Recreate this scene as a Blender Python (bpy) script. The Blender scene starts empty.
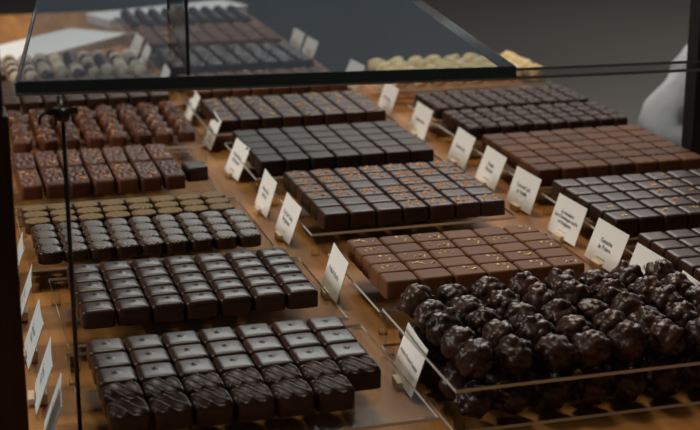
import bpy, bmesh, math, random
from mathutils import Vector, Matrix, noise, Euler
random.seed(7)
SC=bpy.context.scene
COL=SC.collection
SC.view_settings.view_transform='Standard'
TH=math.atan(445/1500.); AZ=math.radians(16.04)

# ---------------------------------------------------------------- materials
def nodes(m):
    m.use_nodes=True
    nt=m.node_tree; nt.nodes.clear()
    return nt, nt.nodes, nt.links
def rgba(c): return (c[0],c[1],c[2],1)
def simple(name,col,rough=.5,spec=.5,noise_scale=0,noise_amt=.2,bump=0,metal=0,coat=0):
    m=bpy.data.materials.new(name); nt,N,L=nodes(m)
    o=N.new('ShaderNodeOutputMaterial'); p=N.new('ShaderNodeBsdfPrincipled')
    L.new(p.outputs[0],o.inputs[0])
    p.inputs['Base Color'].default_value=rgba(col); p.inputs['Roughness'].default_value=rough
    p.inputs['Specular IOR Level'].default_value=spec; p.inputs['Metallic'].default_value=metal
    p.inputs['Coat Weight'].default_value=coat
    if noise_scale:
        tc=N.new('ShaderNodeTexCoord'); n=N.new('ShaderNodeTexNoise'); n.inputs['Scale'].default_value=noise_scale
        n.inputs['Detail'].default_value=5
        L.new(tc.outputs['Object'],n.inputs['Vector'])
        mx=N.new('ShaderNodeMixRGB'); mx.inputs[1].default_value=rgba([c*(1-noise_amt) for c in col])
        mx.inputs[2].default_value=rgba([min(1,c*(1+noise_amt)) for c in col])
        L.new(n.outputs['Fac'],mx.inputs[0]); L.new(mx.outputs[0],p.inputs['Base Color'])
        if bump:
            b=N.new('ShaderNodeBump'); b.inputs['Strength'].default_value=bump; b.inputs['Distance'].default_value=.001 if noise_scale>15 else .02
            L.new(n.outputs['Fac'],b.inputs['Height']); L.new(b.outputs[0],p.inputs['Normal'])
    return m
BK=2*math.pi/.0040
def choc(name,col,rough=.33,bump=.15,scale=140,top=None,topmode=None,var=.25,spec=.35):
    m=bpy.data.materials.new(name); nt,N,L=nodes(m)
    o=N.new('ShaderNodeOutputMaterial'); p=N.new('ShaderNodeBsdfPrincipled'); L.new(p.outputs[0],o.inputs[0])
    oi=N.new('ShaderNodeObjectInfo'); tc=N.new('ShaderNodeTexCoord')
    add=N.new('ShaderNodeVectorMath'); add.operation='ADD'
    cx=N.new('ShaderNodeCombineXYZ'); L.new(oi.outputs['Random'],cx.inputs[0]); L.new(oi.outputs['Random'],cx.inputs[1])
    L.new(tc.outputs['Object'],add.inputs[0]); L.new(cx.outputs[0],add.inputs[1])
    n=N.new('ShaderNodeTexNoise'); n.inputs['Scale'].default_value=scale; n.inputs['Detail'].default_value=4
    L.new(add.outputs[0],n.inputs['Vector'])
    mx=N.new('ShaderNodeMixRGB'); mx.inputs[1].default_value=rgba([c*(1-var) for c in col]); mx.inputs[2].default_value=rgba([c*(1+var) for c in col])
    L.new(oi.outputs['Random'],mx.inputs[0])
    colout=mx.outputs[0]
    if top:
        sep=N.new('ShaderNodeSeparateXYZ'); L.new(tc.outputs['Normal'],sep.inputs[0])
        up=N.new('ShaderNodeMath'); up.operation='GREATER_THAN'; up.inputs[1].default_value=.55 if topmode=='beads' else .75; L.new(sep.outputs['Z'],up.inputs[0])
        if topmode=='beads':
            so=N.new('ShaderNodeSeparateXYZ'); L.new(tc.outputs['Object'],so.inputs[0]); ss=[]
            for ax in ('X','Y'):
                a=N.new('ShaderNodeMath'); a.operation='MULTIPLY'; a.inputs[1].default_value=BK; L.new(so.outputs[ax],a.inputs[0])
                b_=N.new('ShaderNodeMath'); b_.operation='SINE'; L.new(a.outputs[0],b_.inputs[0]); ss.append(b_)
            w=N.new('ShaderNodeMath'); w.operation='MULTIPLY'; L.new(ss[0].outputs[0],w.inputs[0]); L.new(ss[1].outputs[0],w.inputs[1])
            r=N.new('ShaderNodeMath'); r.operation='GREATER_THAN'; r.inputs[1].default_value=.5; L.new(w.outputs[0],r.inputs[0])
        elif topmode=='swirl':
            w=N.new('ShaderNodeTexWave'); w.wave_type='RINGS'; w.rings_direction='Z'; w.inputs['Scale'].default_value=70
            w.inputs['Distortion'].default_value=3; L.new(add.outputs[0],w.inputs['Vector'])
            r=N.new('ShaderNodeMath'); r.operation='GREATER_THAN'; r.inputs[1].default_value=.2; L.new(w.outputs['Fac'],r.inputs[0])
        else:
            n2=N.new('ShaderNodeTexNoise'); n2.inputs['Scale'].default_value=260; n2.inputs['Detail'].default_value=2
            L.new(add.outputs[0],n2.inputs['Vector'])
            r=N.new('ShaderNodeMath'); r.operation='GREATER_THAN'; r.inputs[1].default_value=.63; L.new(n2.outputs['Fac'],r.inputs[0])
        mu=N.new('ShaderNodeMath'); mu.operation='MULTIPLY'; L.new(up.outputs[0],mu.inputs[0]); L.new(r.outputs[0],mu.inputs[1])
        m2=N.new('ShaderNodeMixRGB'); m2.inputs[2].default_value=rgba(top); L.new(mu.outputs[0],m2.inputs[0]); L.new(colout,m2.inputs[1]); colout=m2.outputs[0]
    L.new(colout,p.inputs['Base Color'])
    p.inputs['Roughness'].default_value=rough; p.inputs['Specular IOR Level'].default_value=spec
    b=N.new('ShaderNodeBump'); b.inputs['Strength'].default_value=bump; b.inputs['Distance'].default_value=.0015
    L.new(n.outputs['Fac'],b.inputs['Height']); L.new(b.outputs[0],p.inputs['Normal'])
    return m
def glass(name,tint,rough=.02,gl=.8):
    m=bpy.data.materials.new(name); nt,N,L=nodes(m)
    o=N.new('ShaderNodeOutputMaterial'); t=N.new('ShaderNodeBsdfTransparent'); g=N.new('ShaderNodeBsdfGlossy')
    t.inputs[0].default_value=rgba(tint); g.inputs['Roughness'].default_value=rough; g.inputs[0].default_value=(gl,gl,gl,1)
    fr=N.new('ShaderNodeFresnel'); fr.inputs['IOR'].default_value=1.45
    ge=N.new('ShaderNodeNewGeometry'); inv=N.new('ShaderNodeMath'); inv.operation='SUBTRACT'; inv.inputs[0].default_value=1
    L.new(ge.outputs['Backfacing'],inv.inputs[1])
    mu=N.new('ShaderNodeMath'); mu.operation='MULTIPLY'; L.new(fr.outputs[0],mu.inputs[0]); L.new(inv.outputs[0],mu.inputs[1])
    mx=N.new('ShaderNodeMixShader'); L.new(mu.outputs[0],mx.inputs[0]); L.new(t.outputs[0],mx.inputs[1]); L.new(g.outputs[0],mx.inputs[2])
    L.new(mx.outputs[0],o.inputs[0]); return m

M_dark=choc('dark_chocolate',(.038,.0150,.0078),.40,.10,spec=.28)
M_dark_glossy=choc('glossy_dark_chocolate',(.036,.0150,.0082),.34,.05,spec=.36)
M_black=choc('black_chocolate',(.020,.0095,.006),.45,.25,spec=.20)
M_milk=choc('milk_chocolate',(.165,.070,.030),.6,.12,var=.16,spec=.15)
M_brown=choc('brown_chocolate',(.115,.046,.019),.6,.2,var=.24,spec=.12)
M_red=choc('reddish_chocolate',(.085,.028,.012),.45,.3,var=.35,top=(.17,.060,.022),spec=.22)
M_truf=choc('rocher_coating',(.048,.021,.013),.36,.15,scale=300,spec=.45)
M_rough=choc('rough_dark_coating',(.038,.016,.009),.5,.8,scale=300,spec=.2)
M_bead=choc('beaded_chocolate',(.034,.015,.009),.30,.04,top=(.23,.17,.12),topmode='beads',spec=.38)
M_tan=choc('gold_transfer_chocolate',(.06,.03,.016),.6,.08,top=(.27,.175,.075),topmode='swirl',spec=.12)
M_cream=choc('white_chocolate',(.88,.70,.36),.5,.1,var=.1)
M_white=choc('sugared_truffle',(.50,.42,.33),.7,.3,var=.4)
M_speck=choc('speckled_dark_chocolate',(.040,.018,.010),.42,.2,top=(.18,.085,.03),spec=.2)
M_nut=simple('roasted_nut',(.75,.32,.09),.45,noise_scale=300,noise_amt=.35)
M_gold=simple('gold_leaf_flake',(.75,.47,.16),.4,noise_scale=300,noise_amt=.3)
M_card=simple('ivory_card',(.97,.96,.92),.7,noise_scale=25,noise_amt=.03)
M_card_blue=simple('pale_blue_card',(.50,.58,.62),.6,noise_scale=25,noise_amt=.05)
M_ink=simple('black_ink',(.010,.010,.012),.6,noise_scale=200,noise_amt=.2)
M_block=simple('cream_wood_block',(.62,.46,.26),.55,noise_scale=60,noise_amt=.15)
M_acr=glass('clear_acrylic',(.97,.975,.97),rough=.10,gl=.22)
M_acre=simple('acrylic_edge',(.70,.70,.66),.3,.6,noise_scale=30,noise_amt=.15)
M_glass=glass('glass_pane',(.88,.93,.95),rough=.03,gl=.95)
M_glasse=simple('green_glass_edge',(.010,.035,.036),.12,.8,noise_scale=20,noise_amt=.3)
M_metal=simple('black_metal',(.012,.012,.014),.35,.6,noise_scale=80,noise_amt=.2)
M_railm=simple('grey_glass_edge',(.22,.24,.24),.2,.8,noise_scale=30,noise_amt=.2)
M_post=simple('black_painted_wood',(.010,.010,.012),.5,noise_scale=40,noise_amt=.3)
M_streak=simple('white_paper',(.86,.88,.90),.7,noise_scale=8,noise_amt=.05)

def woodmat(name,c1,c2,rough=.5,sc=(30,3,30)):
    m=bpy.data.materials.new(name); nt,N,L=nodes(m)
    o=N.new('ShaderNodeOutputMaterial'); p=N.new('ShaderNodeBsdfPrincipled'); L.new(p.outputs[0],o.inputs[0])
    tc=N.new('ShaderNodeTexCoord'); mp=N.new('ShaderNodeMapping'); mp.inputs['Scale'].default_value=sc
    L.new(tc.outputs['Object'],mp.inputs[0])
    n=N.new('ShaderNodeTexNoise'); n.inputs['Scale'].default_value=2; n.inputs['Detail'].default_value=8; n.inputs['Distortion'].default_value=.6
    L.new(mp.outputs[0],n.inputs['Vector'])
    r=N.new('ShaderNodeValToRGB'); r.color_ramp.elements[0].color=rgba(c1); r.color_ramp.elements[1].color=rgba(c2)
    r.color_ramp.elements[0].position=.3; r.color_ramp.elements[1].position=.7
    L.new(n.outputs['Fac'],r.inputs[0]); L.new(r.outputs[0],p.inputs['Base Color'])
    p.inputs['Roughness'].default_value=rough; p.inputs['Specular IOR Level'].default_value=.12
    b=N.new('ShaderNodeBump'); b.inputs['Strength'].default_value=.15; b.inputs['Distance'].default_value=.001
    L.new(n.outputs['Fac'],b.inputs['Height']); L.new(b.outputs[0],p.inputs['Normal'])
    return m
M_wood=woodmat('warm_wood',(.30,.125,.032),(.48,.225,.068),.55)
M_wood_dark=woodmat('dark_wood',(.035,.018,.010),(.065,.034,.019),.5,(30,30,3))

# ---------------------------------------------------------------- helpers
def mesh_from(bm,name,mats,smooth=True):
    me=bpy.data.meshes.new(name); bm.to_mesh(me); bm.free()
    for m in mats: me.materials.append(m)
    if smooth:
        for p in me.polygons: p.use_smooth=True
    return me
def add(name,data,parent=None,loc=(0,0,0),rot=(0,0,0)):
    o=bpy.data.objects.new(name,data); COL.objects.link(o)
    o.location=loc; o.rotation_euler=rot
    if parent: o.parent=parent
    return o
def tag(o,label,cat,group=None,kind=None):
    o['label']=label; o['category']=cat
    if group: o['group']=group
    if kind: o['kind']=kind
def bx(bm,x0,x1,y0,y1,z0,z1,bev=0,mi=0,seg=2):
    r=bmesh.ops.create_cube(bm,size=1)
    vs=r['verts']
    for v in vs:
        v.co=Vector((x0+(v.co.x+.5)*(x1-x0),y0+(v.co.y+.5)*(y1-y0),z0+(v.co.z+.5)*(z1-z0)))
    fs=set(f for v in vs for f in v.link_faces)
    for f in fs: f.material_index=mi
    if bev:
        es=list(set(e for v in vs for e in v.link_edges))
        rr=bmesh.ops.bevel(bm,geom=es,offset=bev,segments=seg,affect='EDGES',profile=.5)
        for f in rr['faces']: f.material_index=mi
def boxobj(name,x0,x1,y0,y1,z0,z1,mat,bev=0,parent=None):
    bm=bmesh.new(); bx(bm,x0,x1,y0,y1,z0,z1,bev)
    return add(name,mesh_from(bm,name,[mat],False),parent)

def block(name,w,d,h,mat,b=.22,edge=.002,k=9,pat=None,taper=1.02,inner=10):
    s=[-1,-.985,-.95,-.9]
    s+= [-.84+1.68*i/inner for i in range(inner+1)]+[.9,.95,.985,1]
    n=len(s); bm=bmesh.new(); g=[]
    def pos(u,v):
        m=max(abs(u),abs(v)); e=(abs(u)**k+abs(v)**k)**(1/k) if m>1e-6 else 1
        q=m/e if m>1e-6 else 1
        if k>4: q=1+(q-1)*m**3
        t=max(0,(m-(1-b))/b); z=h-edge*(1-math.sqrt(max(0,1-.96*t*t)))
        if pat: z+=pat(u*q,v*q)*(1-t)
        return Vector((u*q*w/2,v*q*d/2,z))
    for i in range(n):
        g.append([bm.verts.new(pos(s[i],s[j])) for j in range(n)])
    for i in range(n-1):
        for j in range(n-1):
            bm.faces.new((g[i][j],g[i+1][j],g[i+1][j+1],g[i][j+1]))
    ring=[g[i][0] for i in range(n)]+[g[n-1][j] for j in range(1,n)]+[g[i][n-1] for i in range(n-2,-1,-1)]+[g[0][j] for j in range(n-2,0,-1)]
    prev=ring
    for zf,t in ((.80,1.010),(.45,1+(taper-1)*.6),(.04,taper),(0,taper*.985)):
        cur=[bm.verts.new(Vector((v.co.x*t,v.co.y*t,min(h*zf,h-edge)))) for v in ring]
        for a in range(len(ring)):
            c=(a+1)%len(ring)
            bm.faces.new((prev[c],prev[a],cur[a],cur[c]))
        prev=cur
    bm.faces.new(list(reversed(prev)))
    bmesh.ops.recalc_face_normals(bm,faces=bm.faces)
    return mesh_from(bm,name,[mat])

def bits(name,mat,n,sx,sy,z,size,flat=.5,seed=0,cx=0,cy=0):
    rnd=random.Random(seed); bm=bmesh.new()
    for _ in range(n):
        r=bmesh.ops.create_icosphere(bm,subdivisions=1,radius=size*rnd.uniform(.6,1.2))
        M=Matrix.Translation((cx+rnd.uniform(-sx,sx),cy+rnd.uniform(-sy,sy),z+size*.15))@Euler((rnd.uniform(-.4,.4),rnd.uniform(-.4,.4),rnd.uniform(0,6))).to_matrix().to_4x4()@Matrix.Diagonal((rnd.uniform(.8,1.5),rnd.uniform(.5,.9),flat,1))
        for v in r['verts']:
            v.co=M@(v.co*(1+rnd.uniform(-.2,.2)))
    return mesh_from(bm,name,[mat],False)

def lump(name,r,mat,seed,amp=.16,freq=2.6,sq=(1,1,1),fine=.06,sub=4):
    bm=bmesh.new(); bmesh.ops.create_icosphere(bm,subdivisions=sub,radius=1)
    off=Vector((seed*7.3,seed*3.1,seed*1.7))
    for v in bm.verts:
        d=v.co.normalized()
        k=1+amp*noise.noise(d*freq+off)+fine*2*(abs(noise.noise(d*freq*2.6+off)))+fine*noise.noise(d*freq*5+off)
        p=d*k
        p.z=max(p.z,-.86)
        v.co=Vector((p.x*sq[0],p.y*sq[1],(p.z+.86)*sq[2]))*r
    return mesh_from(bm,name,[mat])
def rocher(name,r,mat,seed,nb=46,bump=.18,bw=.32):
    """round truffle with chopped-nut knobbles under the coating"""
    rnd=random.Random(seed); pts=[]; sq=(rnd.uniform(.93,1.05),rnd.uniform(.93,1.05),rnd.uniform(.88,1.04))
    for _ in range(nb):
        p=Vector((rnd.gauss(0,1),rnd.gauss(0,1),rnd.gauss(0,1))).normalized()
        pts.append((p,rnd.uniform(.2,1.15),rnd.uniform(.65,1.35)*bw))
    off=Vector((seed,seed*2,0))
    bm=bmesh.new(); bmesh.ops.create_icosphere(bm,subdivisions=5,radius=1)
    for v in bm.verts:
        d=v.co.normalized(); k=0
        for p,a,w in pts:
            q=(d-p).length/w
            if q<1: k=max(k,a*(1-q*q)**.8)
        kk=.86+bump*k+.12*noise.noise(d*1.7+off)
        p=d*kk; p.z=max(p.z,-.78)
        v.co=Vector((p.x*sq[0],p.y*sq[1],(p.z+.78)*sq[2]))*r
    return mesh_from(bm,name,[mat])

def grid(name,kinds,x0,x1,y0,y1,nx,ny,z,label,cat,group,jit=.0004,rot=.025,toppings=None,tname='topping',skip=None,toplabel=None,rotfree=False,tprob=1):
    px=(x1-x0)/nx; py=(y1-y0)/ny
    for j in range(ny):
        for i in range(nx):
            if skip and skip(i,j): continue
            o=bpy.data.objects.new(name,random.choice(kinds)); COL.objects.link(o)
            o.location=(x0+px*(i+.5)+random.uniform(-jit,jit),y0+py*(j+.5)+random.uniform(-jit,jit),z)
            o.rotation_euler=(0,0,random.uniform(0,6.28) if rotfree else random.uniform(-rot,rot))
            tag(o,label,cat,group)
            if toppings and random.random()<(tprob(i,j) if callable(tprob) else tprob):
                t=bpy.data.objects.new(tname,random.choice(toppings)); COL.objects.link(t); t.parent=o
                if toplabel: t['label']=toplabel

# ---------------------------------------------------------------- room
FZ=-1.0
def plane_box(name,x0,x1,y0,y1,z0,z1,mat):
    o=boxobj(name,x0,x1,y0,y1,z0,z1,mat); o['kind']='structure'; return o
M_floor=simple('grey_floor',(.190,.180,.165),.65,noise_scale=1.2,noise_amt=.12)
M_wall=simple('grey_wall',(.16,.155,.15),.8,noise_scale=3,noise_amt=.05)
M_ceil=simple('dim_ceiling',(.10,.10,.10),.9,noise_scale=3,noise_amt=.05)
X0,X1,Y0,Y1,CZ=-3.5,8.5,-1.6,10.5,3.2
plane_box('floor',X0,X1,Y0,Y1,FZ-.1,FZ,M_floor)
plane_box('ceiling',X0,X1,Y0,Y1,CZ,CZ+.1,M_ceil)
plane_box('wall_back',X0,X1,Y1,Y1+.1,FZ,CZ,M_wall)
plane_box('wall_front',X0,X1,Y0-.1,Y0,FZ,CZ,M_wall)
plane_box('wall_left',X0-.1,X0,Y0,Y1,FZ,CZ,M_wall)
plane_box('wall_right',X1,X1+.1,Y0,Y1,FZ,CZ,M_wall)
def emis(name,col,st):
    m=bpy.data.materials.new(name); nt,N,L=nodes(m)
    o=N.new('ShaderNodeOutputMaterial'); e=N.new('ShaderNodeEmission'); e.inputs[0].default_value=rgba(col); e.inputs[1].default_value=st
    tc=N.new('ShaderNodeTexCoord'); n=N.new('ShaderNodeTexNoise'); n.inputs['Scale'].default_value=.8; L.new(tc.outputs['Object'],n.inputs['Vector'])
    mm=N.new('ShaderNodeMapRange'); mm.inputs[3].default_value=st*.6; mm.inputs[4].default_value=st*1.3
    L.new(n.outputs['Fac'],mm.inputs[0]); L.new(mm.outputs[0],e.inputs[1]); L.new(e.outputs[0],o.inputs[0]); return m
M_haze=emis('overcast_daylight_pane',(.70,.85,1.0),.10)
def haze_panel(n,xa,xb,za,zb):
    bm=bmesh.new()
    y=Y1-.02
    bx(bm,xa,xb,y-.01,y+.015,za,zb,mi=1)
    for (a,b,c,d) in ((xa-.06,xb+.06,za-.06,za),(xa-.06,xb+.06,zb,zb+.06),(xa-.06,xa,za,zb),(xb,xb+.06,za,zb)):
        bx(bm,a,b,y-.03,y+.018,c,d,mi=0)
    o=add('window_%d'%n,mesh_from(bm,'window',[M_wall,M_haze],False)); o['kind']='structure'
haze_panel(1,-1.2,6.5,1.1,2.75)  # unseen glowing panel added to reflect as haze in the glass shelf

# ---------------------------------------------------------------- table
t=bpy.data.objects.new('display_table',None); COL.objects.link(t); t.location=(.42,1.85,FZ)
tag(t,'warm brown wooden display table carrying trays of chocolates','table')
def lshape(z0,z1,ins=0):
    P=[(-.52+ins,-1.15+ins),(.46-ins,-1.15+ins),(.46-ins,.33-ins),(.20-ins,.33-ins),(.20-ins,1.15-ins),(-.52+ins,1.15-ins)]
    bm=bmesh.new(); a=[bm.verts.new((x,y,z0)) for x,y in P]; b=[bm.verts.new((x,y,z1)) for x,y in P]
    bm.faces.new(list(reversed(a))); bm.faces.new(b)
    for i in range(6): bm.faces.new((a[i],a[(i+1)%6],b[(i+1)%6],b[i]))
    return bm
add('tabletop',mesh_from(lshape(-FZ-.03,-FZ),'tabletop',[M_wood],False),t)
add('apron',mesh_from(lshape(-FZ-.13,-FZ-.03,.03),'apron',[M_wood_dark],False),t)
bm=bmesh.new(); bx(bm,-.03,.03,-.03,.03,0,-FZ-.13,.004); lm=mesh_from(bm,'leg',[M_wood_dark],False)
for sx,sy in ((-.46,-1.09),(.39,-1.09),(-.46,1.09),(.14,1.09),(.39,.26)): add('leg',lm,t,(sx,sy,0))

def platemesh(w,d,z,th):
    bm=bmesh.new(); bx(bm,-w,w,-d,d,z-th,z); bm.normal_update()
    for f in bm.faces: f.material_index=0 if abs(f.normal.z)>.5 else 1
    return mesh_from(bm,'plate',[M_acr,M_acre],False)
def tray(x0,x1,y0,y1,z,label,th=.0025,group='acrylic display trays',upper=None):
    e=bpy.data.objects.new('display_tray',None); COL.objects.link(e); e.location=((x0+x1)/2,(y0+y1)/2,0)
    tag(e,label,'tray',group)
    w=(x1-x0)/2; d=(y1-y0)/2
    add('plate',platemesh(w,d,z,th),e)
    if upper: add('plate',platemesh(w,d,upper,th),e)
    top=(upper or z)-th
    bm=bmesh.new(); bmesh.ops.create_cone(bm,cap_ends=True,segments=16,radius1=.004,radius2=.004,depth=top,matrix=Matrix.Translation((0,0,top/2)))
    fm=mesh_from(bm,'foot',[M_acr],True)
    for sx in (-1,1):
        for sy in (-1,1): add('foot',fm,e,(sx*(w-.005),sy*(d-.005),0))
    return e
PZ=.024
TL='clear acrylic tray on feet holding '
tray(.088,.328,.915,1.108,PZ,TL+'plain and ridged chocolates')
tray(.092,.322,1.125,1.295,PZ,TL+'glossy dark squares')
tray(.078,.308,1.325,1.510,PZ,TL+'beaded and gold-topped rounds')
tray(.078,.296,1.540,1.728,PZ,TL+'reddish chocolate bars')
tray(.080,.324,1.752,1.955,PZ,TL+'reddish flecked pieces')
tray(.080,.324,1.975,2.150,PZ,TL+'speckled squares')
tray(.080,.324,2.170,2.350,PZ,TL+'sugared truffles')

def dotted(u,v):
    r=math.hypot(u,v); return .0007*(1-u*u)*(1-v*v)+ (.0014*math.cos(min(r/.16,1)*math.pi/2) if r<.16 else 0)
def bsq(u,v):
    r=math.hypot(u-.15,v-.05)
    return .0011*(1-u*u)*(1-v*v)+(.0016*math.cos(r/.18*math.pi/2) if r<.18 else 0)
def ridge(u,v):
    return .0020*math.sin(8.5*(u*.80+v*.62)+.9*math.sin(2.2*u-1.4*v))
def beads(u,v):
    x=u*.0228/2; y=v*.0226/2
    return .0008*(1-u*u)*(1-v*v)+.0006*max(0,math.sin(BK*x)*math.sin(BK*y))
sm=block('smooth_square',.0281,.0283,.0152,M_dark_glossy,edge=.0030,b=.25,pat=dotted,inner=18,k=6,taper=1.01)
rg=[block('ridged_square',.0280,.0283,.0155,M_dark_glossy,pat=ridge,edge=.0032,inner=36,k=6,taper=1.01)]
grid('chocolate_square',[sm],.102,.306,1.006,1.096,7,3,PZ,'smooth glossy dark chocolate square on the acrylic tray','chocolate','smooth dark squares',jit=.0002,rot=.014)
grid('ridged_chocolate',rg,.102,.306,.944,1.004,7,2,PZ,'dark chocolate square with wavy diagonal ridges on top','chocolate','ridged dark chocolates',skip=lambda i,j:j==0 and i==6,jit=.0002,rot=.014)
bs=block('domed_square',.0276,.0243,.0152,M_dark_glossy,edge=.0036,b=.30,pat=bsq,inner=18,k=5.5,taper=1.01)
grid('chocolate_square',[bs],.106,.306,1.156,1.284,7,5,PZ,'glossy dark chocolate square with a tiny raised dot','chocolate','dotted dark squares',jit=.0002,rot=.014)
st=block('beaded_round',.0228,.0226,.012,M_bead,edge=.0024,b=.34,pat=beads,inner=30,k=2.8,taper=1.01)
grid('beaded_chocolate',[st],.086,.298,1.334,1.428,9,4,PZ,'small round dark chocolate with pale beaded texture on top','chocolate','beaded round chocolates',jit=.0003)
tn=block('gold_round',.0252,.0212,.012,M_tan,inner=8,k=2.5,taper=1.01)
grid('gold_topped_chocolate',[tn],.082,.292,1.431,1.498,8,3,PZ,'round chocolate with a matte golden-tan patterned top','chocolate','gold-topped chocolates',jit=.0003)
def rp(s,a): return lambda u,v:a*noise.noise(Vector((u*3+s,v*5,s)))
br=[block('reddish_bar',.0232,.072,.016,M_red,edge=.003,b=.15,pat=rp(q,.0018),inner=18) for q in range(3)]
rb=[bits('crumbs',M_nut,7,.007,.028,.0165,.0018,seed=q) for q in range(4)]
grid('chocolate_bar',br,.086,.264,1.556,1.712,7,2,PZ,'long chocolate bar with a bumpy reddish-brown top','chocolate','reddish chocolate bars',toppings=rb,tname='nut_crumb_topping',tprob=.6,toplabel='scattered orange nut crumbs',rot=.012)
o=add('chocolate_square',block('lone_square',.024,.030,.016,M_dark),None,(.280,1.60,PZ),(0,0,.1)); tag(o,'single dark chocolate standing apart beside the reddish bars','chocolate')
cl=[block('flecked_piece',.0215,.030,.014,M_red,edge=.0035,b=.35,pat=rp(q+9,.006),inner=14,k=4.2) for q in range(4)]
rc=[bits('crumbs',M_nut,5,.007,.010,.015,.0018,seed=q+5) for q in range(3)]
grid('flecked_chocolate',cl,.092,.318,1.762,1.945,8,5,PZ,'bumpy reddish-brown chocolate piece with orange flecks','chocolate','reddish flecked pieces',rot=.3,jit=.0012,toppings=rc,tname='fleck_topping',tprob=.5)
sp=block('speckled_square',.0258,.0242,.015,M_speck,inner=6)
grid('chocolate_square',[sp],.092,.318,1.985,2.140,8,6,PZ,'dark chocolate square with brown speckles','chocolate','speckled chocolate squares')
wt=[lump('sugared',.0096,M_white,q+40,amp=.15,sub=3,fine=.04) for q in range(3)]
wd=[lump('dusted',.0096,M_dark,q+44,amp=.15,sub=3,fine=.04) for q in range(2)]
grid('sugared_truffle',wt+wd,.092,.318,2.180,2.340,10,7,PZ,'small round truffle, some dusted with pale sugar','truffle','sugared truffles',jit=.001)
dk=block('plain_square',.0260,.0254,.015,M_dark,inner=6)

# ---- second column
tr=[rocher('rocher',.0152,M_truf,q+1) for q in range(12)]
LZ=.008; UZ=.040
tray(.343,.604,.922,1.098,LZ,'two-level clear acrylic tray holding rough truffles',upper=UZ)
grid('truffle',tr,.350,.596,.930,1.090,8,5,LZ,'knobbly dark chocolate truffle beneath an acrylic plate','truffle','lower layer of truffles',rotfree=True)
grid('truffle',tr,.350,.596,.930,1.090,8,5,UZ,'knobbly dark chocolate truffle on a raised plate','truffle','upper layer of truffles',rotfree=True,jit=.0014)
tray(.352,.575,1.135,1.298,PZ,TL+'milk chocolate squares')
mk=block('milk_square',.0298,.0240,.016,M_milk,edge=.002,b=.16,inner=8)
gf=[bits('flake',M_gold,5,.009,.007,.016,.0018,seed=q) for q in range(5)]
grid('milk_chocolate_square',[mk],.365,.552,1.158,1.285,6,5,PZ,'matte milk chocolate square on the tray','chocolate','milk chocolate squares',toppings=gf,tname='flake_topping',tprob=.7,toplabel='tiny gold flakes',rot=.03)
tray(.352,.568,1.360,1.552,PZ,TL+'nut-topped dark squares')
nb=[bits('nuts',M_nut,9,.010,.009,.016,.0023,seed=q+9) for q in range(6)]
dn=block('nut_square',.0264,.0272,.016,M_dark,inner=8,edge=.0026)
grid('nut_topped_chocolate',[dn],.366,.560,1.368,1.541,7,6,PZ,'dark chocolate square sprinkled with chopped orange nuts','chocolate','nut-topped chocolates',toppings=nb,tname='nut_topping',tprob=lambda i,j:.3 if j<2 else (.6 if j<4 else .95),toplabel='chopped orange-brown nuts',rot=.025)
tray(.345,.572,1.580,1.755,PZ,TL+'very dark plain squares')
bl=block('black_square',.0284,.0300,.016,M_black,edge=.0022,b=.18,inner=8)
grid('chocolate_square',[bl],.352,.560,1.590,1.748,7,5,PZ,'very dark matte chocolate square','chocolate','very dark squares',rot=.025)
tray(.340,.582,1.800,1.950,PZ,TL+'gold-flecked squares')
gb=[bits('flakes',M_gold,5,.008,.008,.016,.0020,seed=q+30) for q in range(4)]
grid('chocolate_square',[dk],.348,.570,1.808,1.942,8,5,PZ,'dark chocolate square with a gold fleck topping','chocolate','gold-flecked squares',toppings=gb,tname='gold_fleck_topping',tprob=.7,rot=.015,jit=.0002)
tray(.340,.582,1.978,2.130,PZ,TL+'milk squares')
grid('milk_chocolate_square',[block('far_milk',.0258,.0250,.015,M_brown,inner=4)],.348,.570,1.988,2.120,8,5,PZ,'brown milk chocolate square','chocolate','far milk squares',toppings=gb,tname='gold_fleck_topping',tprob=.3,rot=.015,jit=.0002)
tray(.340,.582,2.160,2.340,PZ,TL+'lumpy dark pieces')
fl=[block('lumpy_dark',.0232,.0232,.017,M_dark,edge=.004,b=.35,pat=rp(q+90,.006),inner=8,k=4.2) for q in range(4)]
grid('dark_chocolate_piece',fl,.348,.570,2.170,2.330,8,6,PZ,'irregular lumpy dark chocolate piece','chocolate','far dark pieces',rot=.25,jit=.001)
tray(.340,.582,2.370,2.560,PZ,TL+'brown squares')
grid('chocolate_square',[block('far_brown',.0252,.0262,.015,M_brown,inner=4)],.348,.570,2.380,2.550,8,6,PZ,'plain brown chocolate square','chocolate','farthest brown squares',toppings=gb,tname='gold_fleck_topping',tprob=.3)
tray(.340,.582,2.590,2.760,PZ,TL+'dark truffles')
grid('truffle',wd,.348,.570,2.600,2.750,9,6,PZ,'small round dark chocolate truffle','truffle','farthest dark truffles')

# ---- third column
tray(.628,.862,1.085,1.240,PZ,TL+'rounded dark squares')
pm=block('plain_dark_square',.0260,.0258,.016,M_dark,inner=8,edge=.003,b=.25)
grid('chocolate_square',[pm],.636,.854,1.095,1.230,8,5,PZ,'dark chocolate square with a slightly rounded top','chocolate','rounded dark squares',rot=.025)
tray(.628,.858,1.262,1.438,PZ,TL+'gold-marked dark squares')
gd=[bits('gold_marks',M_gold,3,.006,.006,.016,.0020,seed=q+50) for q in range(4)]
grid('gold_marked_chocolate',[block('marked_square',.0254,.0298,.016,M_dark,inner=8,edge=.003,b=.25)],.634,.848,1.272,1.430,8,5,PZ,'dark chocolate square with a small gold flake','chocolate','gold-marked dark squares',toppings=gd,tname='gold_flake',tprob=.65,rot=.025)
tray(.628,.850,1.458,1.655,PZ,TL+'brown milk squares')
nm=[block('brown_square',.0278,.0278,.016,M_brown,edge=.0022,b=.18,inner=12,pat=rp(q+70,.0010)) for q in range(3)]
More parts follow.
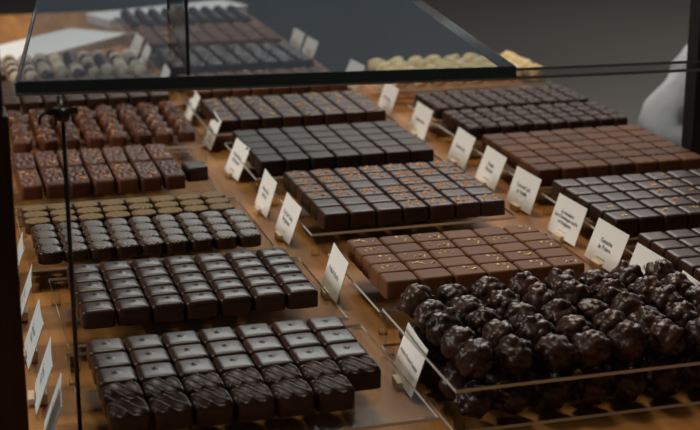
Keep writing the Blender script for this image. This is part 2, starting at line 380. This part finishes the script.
grid('milk_chocolate_square',nm,.636,.842,1.468,1.645,7,6,PZ,'brown milk chocolate square with clean edges','chocolate','brown milk squares',rot=.03)
tray(.628,.858,1.675,1.788,PZ,TL+'small rough dark pieces')
tk2=[block('rough_piece',.0194,.0232,.016,M_rough,edge=.004,b=.35,pat=rp(q+30,.003),inner=10,k=5) for q in range(4)]
grid('rough_chocolate',tk2,.634,.852,1.680,1.784,10,4,PZ,'small rough-topped dark chocolate piece','chocolate','dark rough pieces',rot=.07)
tray(.628,.858,1.795,1.900,PZ,TL+'rough dark-brown pieces')
grid('rough_chocolate',tk2,.634,.852,1.798,1.897,10,4,PZ,'small rough-topped dark-brown chocolate piece','chocolate','brown rough pieces',rot=.05,jit=.0002)
tray(.628,.876,1.985,2.140,PZ,TL+'white chocolate pieces')
cr=[lump('white_piece',.0132,M_cream,q+80,amp=.35,freq=1.8,sub=3,fine=.05,sq=(1,1,.95)) for q in range(4)]
grid('white_chocolate_piece',cr,.636,.874,1.992,2.132,8,4,PZ,'pale yellow lumpy white chocolate piece','chocolate','white chocolate pieces',rotfree=True)
# white boxes added at the far end to stand in for pale streaks
def pbox(x,y,w,d,h,rz,label):
    e=bpy.data.objects.new('paper_box',None); COL.objects.link(e); e.location=(x,y,0); e.rotation_euler=(0,0,math.radians(rz)); tag(e,label,'box','white boxes at the table end')
    boxobj('box_body',-w/2,w/2,-d/2,d/2,0,h*.7,M_streak,.001,e)
    boxobj('lid',-w/2-.002,w/2+.002,-d/2-.002,d/2+.002,h*.7,h,M_streak,.001,e)
pbox(.205,2.565,.28,.12,.016,47,'slim flat white paper box lying on the wooden table')
pbox(.46,2.87,.30,.09,.018,20,'long slim white paper box beyond the dark truffles')

# ---------------------------------------------------------------- cards
def textmesh(body,size):
    c=bpy.data.curves.new('txt','FONT'); c.body=body; c.size=size; c.align_x='CENTER'; c.align_y='CENTER'; c.space_line=.95; c.resolution_u=2; c.offset=.00003
    o=bpy.data.objects.new('txt',c); COL.objects.link(o)
    bpy.context.view_layer.update()
    me=bpy.data.meshes.new_from_object(o.evaluated_get(bpy.context.evaluated_depsgraph_get()))
    bpy.data.objects.remove(o); me.materials.clear(); me.materials.append(M_ink); return me
CW,CH=.062,.040
def cardmesh(mat):
    bm=bmesh.new(); nx,ny=10,6; th=.0006
    vs=[[bm.verts.new((-CW/2+CW*i/nx,-CH/2+CH*j/ny,.0007*math.cos(math.pi*i/nx-math.pi/2)-.0004)) for j in range(ny+1)] for i in range(nx+1)]
    for i in range(nx):
        for j in range(ny): bm.faces.new((vs[i][j],vs[i+1][j],vs[i+1][j+1],vs[i][j+1]))
    r=bmesh.ops.extrude_face_region(bm,geom=list(bm.faces))
    for v in [g for g in r['geom'] if isinstance(g,bmesh.types.BMVert)]: v.co.z-=th
    bmesh.ops.recalc_face_normals(bm,faces=bm.faces)
    return mesh_from(bm,'card',[mat],False)
CM=cardmesh(M_card); CB=cardmesh(M_card_blue)
def holdermesh():
    bm=bmesh.new()
    bx(bm,-.0065,-.0015,-.009,.009,0,.007,.0006)
    bx(bm,.0005,.008,-.009,.009,0,.010,.0006)
    bx(bm,-.0065,.008,-.009,.009,0,.0028,.0005)
    return mesh_from(bm,'holder',[M_block],False)
HM=holdermesh()
def card(x,y,body,tilt=20,yaw=0,mat=None,size=.0066,z=.0):
    e=bpy.data.objects.new('name_card',None); COL.objects.link(e); e.location=(x,y,z); e.rotation_euler=(0,0,math.radians(yaw))
    tag(e,'white name card with black lettering leaning in a small cream holder' if mat is None else 'pale bluish name card leaning in a small cream holder','card','name cards')
    t=math.radians(tilt); s,c=math.sin(t),math.cos(t)
    R=Matrix(((0,s,-c),(-1,0,0),(0,c,s))).to_4x4()
    b=Vector((-.0012,0,.0032))
    ctr=b+Vector((s,0,c))*(CH/2)
    co=add('card',CM if mat is None else CB,e); co.matrix_local=Matrix.Translation(ctr)@R
    add('holder',HM,e)
    if body:
        lo=add('lettering',textmesh(body,size),e); lo.matrix_local=Matrix.Translation(ctr+Vector((-c,0,s))*.0006)@R
c1=[(1.028,'Amande Rocher Fondant'),(1.244,'Praliné Vanille'),(1.425,'Thé Earl Grey\nBergamote'),(1.523,'Amer Noir\nde Noir'),(1.68,'Praliné Noix\net Noisette'),(1.831,'Caramel'),(1.98,'Noir Orange'),(2.17,'Gianduja'),(2.36,'Ganache'),(2.46,'Truffe')]
for i,(y,b) in enumerate(c1): card(.338 if y<2 else .331,y,b,20+random.uniform(-3,4),random.uniform(-5,5),size=.0050 if len(b)>18 and '\n' not in b else .0066)
c2=[(1.083,'Truffe Noire'),(1.168,'Noir\nFleur de Sel'),(1.252,'Ganache\nau Poivre'),(1.343,'Le mendiant\nSaint Domingue vanille\net frangipane'),(1.458,'Caramel Lait\net Vanille'),(1.559,'Praliné\nPistache'),(1.657,'Rocher Lait'),(1.809,'Rocher Noir'),(1.952,'Truffe Cacao'),(2.13,'Ivoire')]
for i,(y,b) in enumerate(c2): card(.610,y,b,20+random.uniform(-3,4),random.uniform(-4,4),size=.0055 if len(b)>25 else .0066)
for y,b in ((2.344,'Ganache'),(2.43,'Noir')): card(.598,y,b,20,2)
for y in (1.0,1.075,1.165,1.26,1.36): card(.062,y,'Ganache\nNoire',20,random.uniform(-6,0),mat=1)

# ---------------------------------------------------------------- glass canopy, rod, posts
GZ=.250; ga=math.radians(-6.8)
g=bpy.data.objects.new('glass_shelf',None); COL.objects.link(g); g.location=(.402,.972,GZ); g.rotation_euler=(0,0,ga)
tag(g,'thick green-edged glass shelf spanning above the chocolate trays','shelf')
bm=bmesh.new(); bx(bm,-.347,0,0,1.25,0,.0095,.0006,seg=1); bm.normal_update()
for f in bm.faces: f.material_index=0 if abs(f.normal.z)>.9 else 1
add('pane',mesh_from(bm,'pane',[M_glass,M_glasse],False),g)
bm=bmesh.new(); bx(bm,-.347,0,-.0012,-.0001,0,.0016)
add('edge_strip',mesh_from(bm,'edge_strip',[M_railm],False),g)
dv=bpy.data.objects.new('glass_divider',None); COL.objects.link(dv); dv.rotation_euler=(0,0,ga)
dv.location=Vector((.402,.972,GZ+.0095))+Matrix.Rotation(ga,3,'Z')@Vector((-.232,.004,0))
tag(dv,'thin upright glass pane standing on the glass shelf','glass pane')
bm=bmesh.new(); bx(bm,0,.0025,0,.30,0,.20); bm.normal_update()
for f in bm.faces: f.material_index=0 if abs(f.normal.x)>.9 else 1
add('pane',mesh_from(bm,'upright_pane',[M_acr,M_glasse],False),dv)

r=bpy.data.objects.new('glass_rail',None); COL.objects.link(r); r.location=(.402,.9715,GZ); r.rotation_euler=(0,0,math.radians(-3.5))
tag(r,'thin pale glass strip bridging out from the shelf corner','glass strip')
bm=bmesh.new(); bx(bm,.001,.50,0,.03,0,.0022); bm.normal_update()
for f in bm.faces: f.material_index=0 if abs(f.normal.z)>.5 else 1
add('strip',mesh_from(bm,'strip',[M_acr,M_railm],False),r)

def cyl(bm,p,q,r1,r2=None,seg=16):
    p=Vector(p); q=Vector(q); d=q-p; r2=r1 if r2 is None else r2
    M=Matrix.Translation((p+q)/2)@d.to_track_quat('Z','Y').to_matrix().to_4x4()
    bmesh.ops.create_cone(bm,cap_ends=True,segments=seg,radius1=r1,radius2=r2,depth=d.length,matrix=M)
sr=bpy.data.objects.new('support_rod',None); COL.objects.link(sr); sr.location=(.086,.992,0)
tag(sr,'slim black metal rod with a clamp holding up the glass','support rod')
bm=bmesh.new(); cyl(bm,(0,0,.004),(0,0,GZ-.012),.0016); add('rod',mesh_from(bm,'rod',[M_metal]),sr)
bm=bmesh.new(); cyl(bm,(0,0,0),(0,0,.004),.012,.010,24); add('base',mesh_from(bm,'base',[M_metal]),sr)
bm=bmesh.new(); cyl(bm,(-.010,0,GZ-.008),(.010,0,GZ-.008),.0026)
bmesh.ops.create_uvsphere(bm,u_segments=16,v_segments=10,radius=.0052,matrix=Matrix.Translation((0,-.002,GZ-.010)))
cyl(bm,(0,0,GZ-.014),(0,.012,GZ-.0005),.0025)
prev=None
for k in range(12):
    a=math.radians(200-k*24); p=Vector((-.010+.006*math.cos(a)*.9,0,GZ-.014+.006*math.sin(a)))
    if prev is not None: cyl(bm,prev,p,.0011,seg=8)
    prev=p
add('clamp',mesh_from(bm,'clamp',[M_metal]),sr)

p=bpy.data.objects.new('corner_post',None); COL.objects.link(p); p.location=(0,1.02,0)
tag(p,'dark wooden corner post of the display case','post')
boxobj('lower_post',-.10,.050,-.045,-.010,0,.245,M_wood_dark,.002,p)
boxobj('upper_post',-.10,.047,-.045,-.010,.245,.95,M_post,.002,p)
p=bpy.data.objects.new('frame_post',None); COL.objects.link(p); p.location=(.865,1.545,0)
tag(p,'slim black post rising from the table edge','post')
boxobj('upright',-.007,.011,-.01,.015,.004,.95,M_post,.002,p)
boxobj('foot_plate',-.0125,.012,-.015,.020,0,.004,M_post,.001,p)

# ---------------------------------------------------------------- person
def skinned(name,pts,edges,mat,parent,sub=2,crease=0):
    me=bpy.data.meshes.new(name); me.from_pydata([q[0] for q in pts],edges,[]); me.materials.append(mat)
    o=add(name,me,parent)
    s=o.modifiers.new('skin','SKIN'); s.use_smooth_shade=True
    for i,q in enumerate(pts):
        rr=q[1] if isinstance(q[1],tuple) else (q[1],q[1])
        me.skin_vertices[0].data[i].radius=rr
        me.skin_vertices[0].data[i].use_root=(i==0)
    m=o.modifiers.new('sub','SUBSURF'); m.levels=sub; m.render_levels=sub
    bpy.context.view_layer.update()
    me2=bpy.data.meshes.new_from_object(o.evaluated_get(bpy.context.evaluated_depsgraph_get()))
    o.modifiers.clear(); o.data=me2
    if crease:
        nn=[v.normal.copy() for v in me2.vertices]
        for v,nv in zip(me2.vertices,nn):
            a=noise.noise(Vector(((v.co.x+v.co.z)*12,v.co.y*10,(v.co.z-v.co.y)*12)))
            v.co+=nv*crease*(1-2.2*abs(a))
    for pp in me2.polygons: pp.use_smooth=True
    return o
M_skin=simple('skin',(.50,.30,.21),.55,noise_scale=40,noise_amt=.06)
M_shirt=simple('pale_blue_cotton',(.56,.61,.68),.9,.2,noise_scale=14,noise_amt=.10,bump=.25)
M_trous=simple('charcoal_cloth',(.03,.03,.035),.85,noise_scale=30,noise_amt=.2)
M_hair=simple('dark_hair',(.02,.013,.009),.5,noise_scale=90,noise_amt=.4)
PX,PY=1.475,2.00
pe=bpy.data.objects.new('person',None); COL.objects.link(pe); pe.location=(PX,PY,FZ); pe.rotation_euler=(0,0,math.radians(90)); pe.scale=(.94,.94,.94)
tag(pe,'person in pale blue shirt standing with hand on hip','person')
V=[((0,0,.95),(.13,.16)),((0,0,1.12),(.10,.14)),((.0,0,1.32),(.12,.17)),((.01,0,1.43),(.07,.09)),((0,0,1.50),(.052,.052)),((-.02,0,1.57),(.075,.068)),((-.03,0,1.66),(.085,.073)),((-.02,0,1.72),(.05,.05)),
 ((.0,-.19,1.40),.055),((.02,-.23,1.11),.042),((-.03,-.23,.86),.030),((-.035,-.23,.79),(.018,.034)),
 ((.0,.18,1.28),.046),((.05,.425,.995),.034),((-.05,.27,.92),.028),((-.075,.22,.905),(.034,.018)),
 ((0,-.10,.88),.09),((.0,-.11,.50),.060),((.03,-.11,.09),.042),((-.12,-.12,.03),.035),
 ((0,.10,.88),.09),((.0,.11,.50),.060),((.03,.11,.09),.042),((-.12,.12,.03),.035)]
E=[(0,1),(1,2),(2,3),(3,4),(4,5),(5,6),(6,7),(2,8),(8,9),(9,10),(10,11),(2,12),(12,13),(13,14),(14,15),(0,16),(16,17),(17,18),(18,19),(0,20),(20,21),(21,22),(22,23)]
for (hx,hy,hz,dx,dy,dz,ax,ay,az) in ((-.035,-.23,.765,-.05,0,-1,1,0,0),(-.10,.195,.90,-.75,-.55,-.25,-.1,.1,1)):
    hand=11 if hy<0 else 15
    d=Vector((dx,dy,dz)).normalized(); a=Vector((ax,ay,az)).normalized(); c=Vector((hx,hy,hz))
    for k,(off,ln) in enumerate(((-.030,.062),(-.010,.074),(.010,.070),(.029,.055))):
        b0=len(V); q0=c+a*off; q1=q0+d*ln*.5+Vector((0,0,-.004)); q2=q1+(d*ln*.5+Vector((.004,-.006,-.010)))
        V+= [(tuple(q0+d*.012),.0088),(tuple(q1),.008),(tuple(q2),.0068)]
        E+= [(hand,b0),(b0,b0+1),(b0+1,b0+2)]
    b0=len(V); q0=c-a*.03-d*.02; q1=q0-a*.02+d*.025; q2=q1-a*.004+d*.026
    V+= [(tuple(q0),.010),(tuple(q1),.009),(tuple(q2),.008)]; E+= [(hand,b0),(b0,b0+1),(b0+1,b0+2)]
skinned('body',V,E,M_skin,pe)
SV=[((0,0,.88),(.165,.19)),((0,0,1.12),(.125,.165)),((.0,0,1.32),(.135,.19)),((.01,0,1.43),(.085,.11)),((0,.18,1.28),.060),((.02,.31,1.13),.044),((.05,.425,.985),.050),((-.03,.30,.925),.044),((.0,-.19,1.40),.072),((.02,-.23,1.11),.058),((-.02,-.23,.92),.046)]
skinned('shirt',SV,[(0,1),(1,2),(2,3),(2,4),(4,5),(5,6),(6,7),(2,8),(8,9),(9,10)],M_shirt,pe,sub=4,crease=.008)
TV=[((0,0,.93),(.14,.165)),((0,-.10,.86),.105),((0,-.11,.50),.078),((.03,-.11,.10),.065),((0,.10,.86),.105),((0,.11,.50),.078),((.03,.11,.10),.065)]
skinned('trousers',TV,[(0,1),(1,2),(2,3),(0,4),(4,5),(5,6)],M_trous,pe)
for s in (-1,1):
    skinned('shoe',[((.05,s*.11,.045),(.042,.04)),((-.06,s*.115,.04),(.04,.036)),((-.15,s*.12,.032),(.036,.028))],[(0,1),(1,2)],M_post,pe)
skinned('hair',[((.03,0,1.64),(.085,.085)),((.0,0,1.71),(.085,.078)),((-.03,0,1.745),(.06,.05))],[(0,1),(1,2)],M_hair,pe)
for s in (-1,1):
    bm=bmesh.new(); bmesh.ops.create_uvsphere(bm,u_segments=12,v_segments=8,radius=.011,matrix=Matrix.Translation((-.108,s*.03,1.625)))
    add('eye',mesh_from(bm,'eye',[M_card]),pe)
    bm=bmesh.new(); bmesh.ops.create_uvsphere(bm,u_segments=12,v_segments=8,radius=.022,matrix=Matrix.Translation((-.02,s*.078,1.615))@Matrix.Diagonal((.6,.3,1.3,1)))
    add('ear',mesh_from(bm,'ear',[M_skin]),pe)
skinned('nose',[((-.105,0,1.63),.008),((-.125,0,1.60),.012)],[(0,1)],M_skin,pe)
skinned('mouth',[((-.103,-.022,1.56),.005),((-.112,0,1.56),.007),((-.103,.022,1.56),.005)],[(0,1),(1,2)],simple('lip',(.40,.15,.12),.5,noise_scale=50),pe)

# ---------------------------------------------------------------- lights
def area(name,loc,target,sx,sy,e,col):
    l=bpy.data.lights.new(name,'AREA'); l.shape='RECTANGLE'; l.size=sx; l.size_y=sy; l.energy=e; l.color=col
    o=bpy.data.objects.new(name,l); COL.objects.link(o); o.location=loc
    o.rotation_euler=(Vector(target)-Vector(loc)).to_track_quat('-Z','Y').to_euler(); return o
area('window_daylight',(1.7,4.9,2.5),(.45,1.4,0),2.2,.9,76,(1.0,.94,.88))  # soft light added above and beyond the trays for sheen on the tops
area('ceiling_lamp',(.4,1.9,2.6),(.4,1.6,0),.5,.4,27,(1.0,.82,.62))  # warm fill added overhead, no fixture there
area('side_lamp',(-1.6,1.3,1.1),(.4,1.5,0),.9,.7,24,(1.0,.95,.88))  # fill light added at the left to brighten the cards
area('room_fill',(5.5,5.5,2.5),(4.5,6,FZ),2.5,2.5,75,(1,.96,.92))
w=bpy.data.worlds.new('World'); SC.world=w; w.use_nodes=True
w.node_tree.nodes['Background'].inputs[0].default_value=(.05,.055,.06,1); w.node_tree.nodes['Background'].inputs[1].default_value=.6

# ---------------------------------------------------------------- camera
cd=bpy.data.cameras.new('Camera'); cam=bpy.data.objects.new('Camera',cd); COL.objects.link(cam); SC.camera=cam
cd.sensor_width=36; cd.lens=1500/700*36; cd.clip_start=.02
cam.location=(0,0,.46)
cam.rotation_euler=(math.pi/2-TH,0,-AZ)
cd.dof.use_dof=True; cd.dof.focus_distance=1.27; cd.dof.aperture_fstop=10
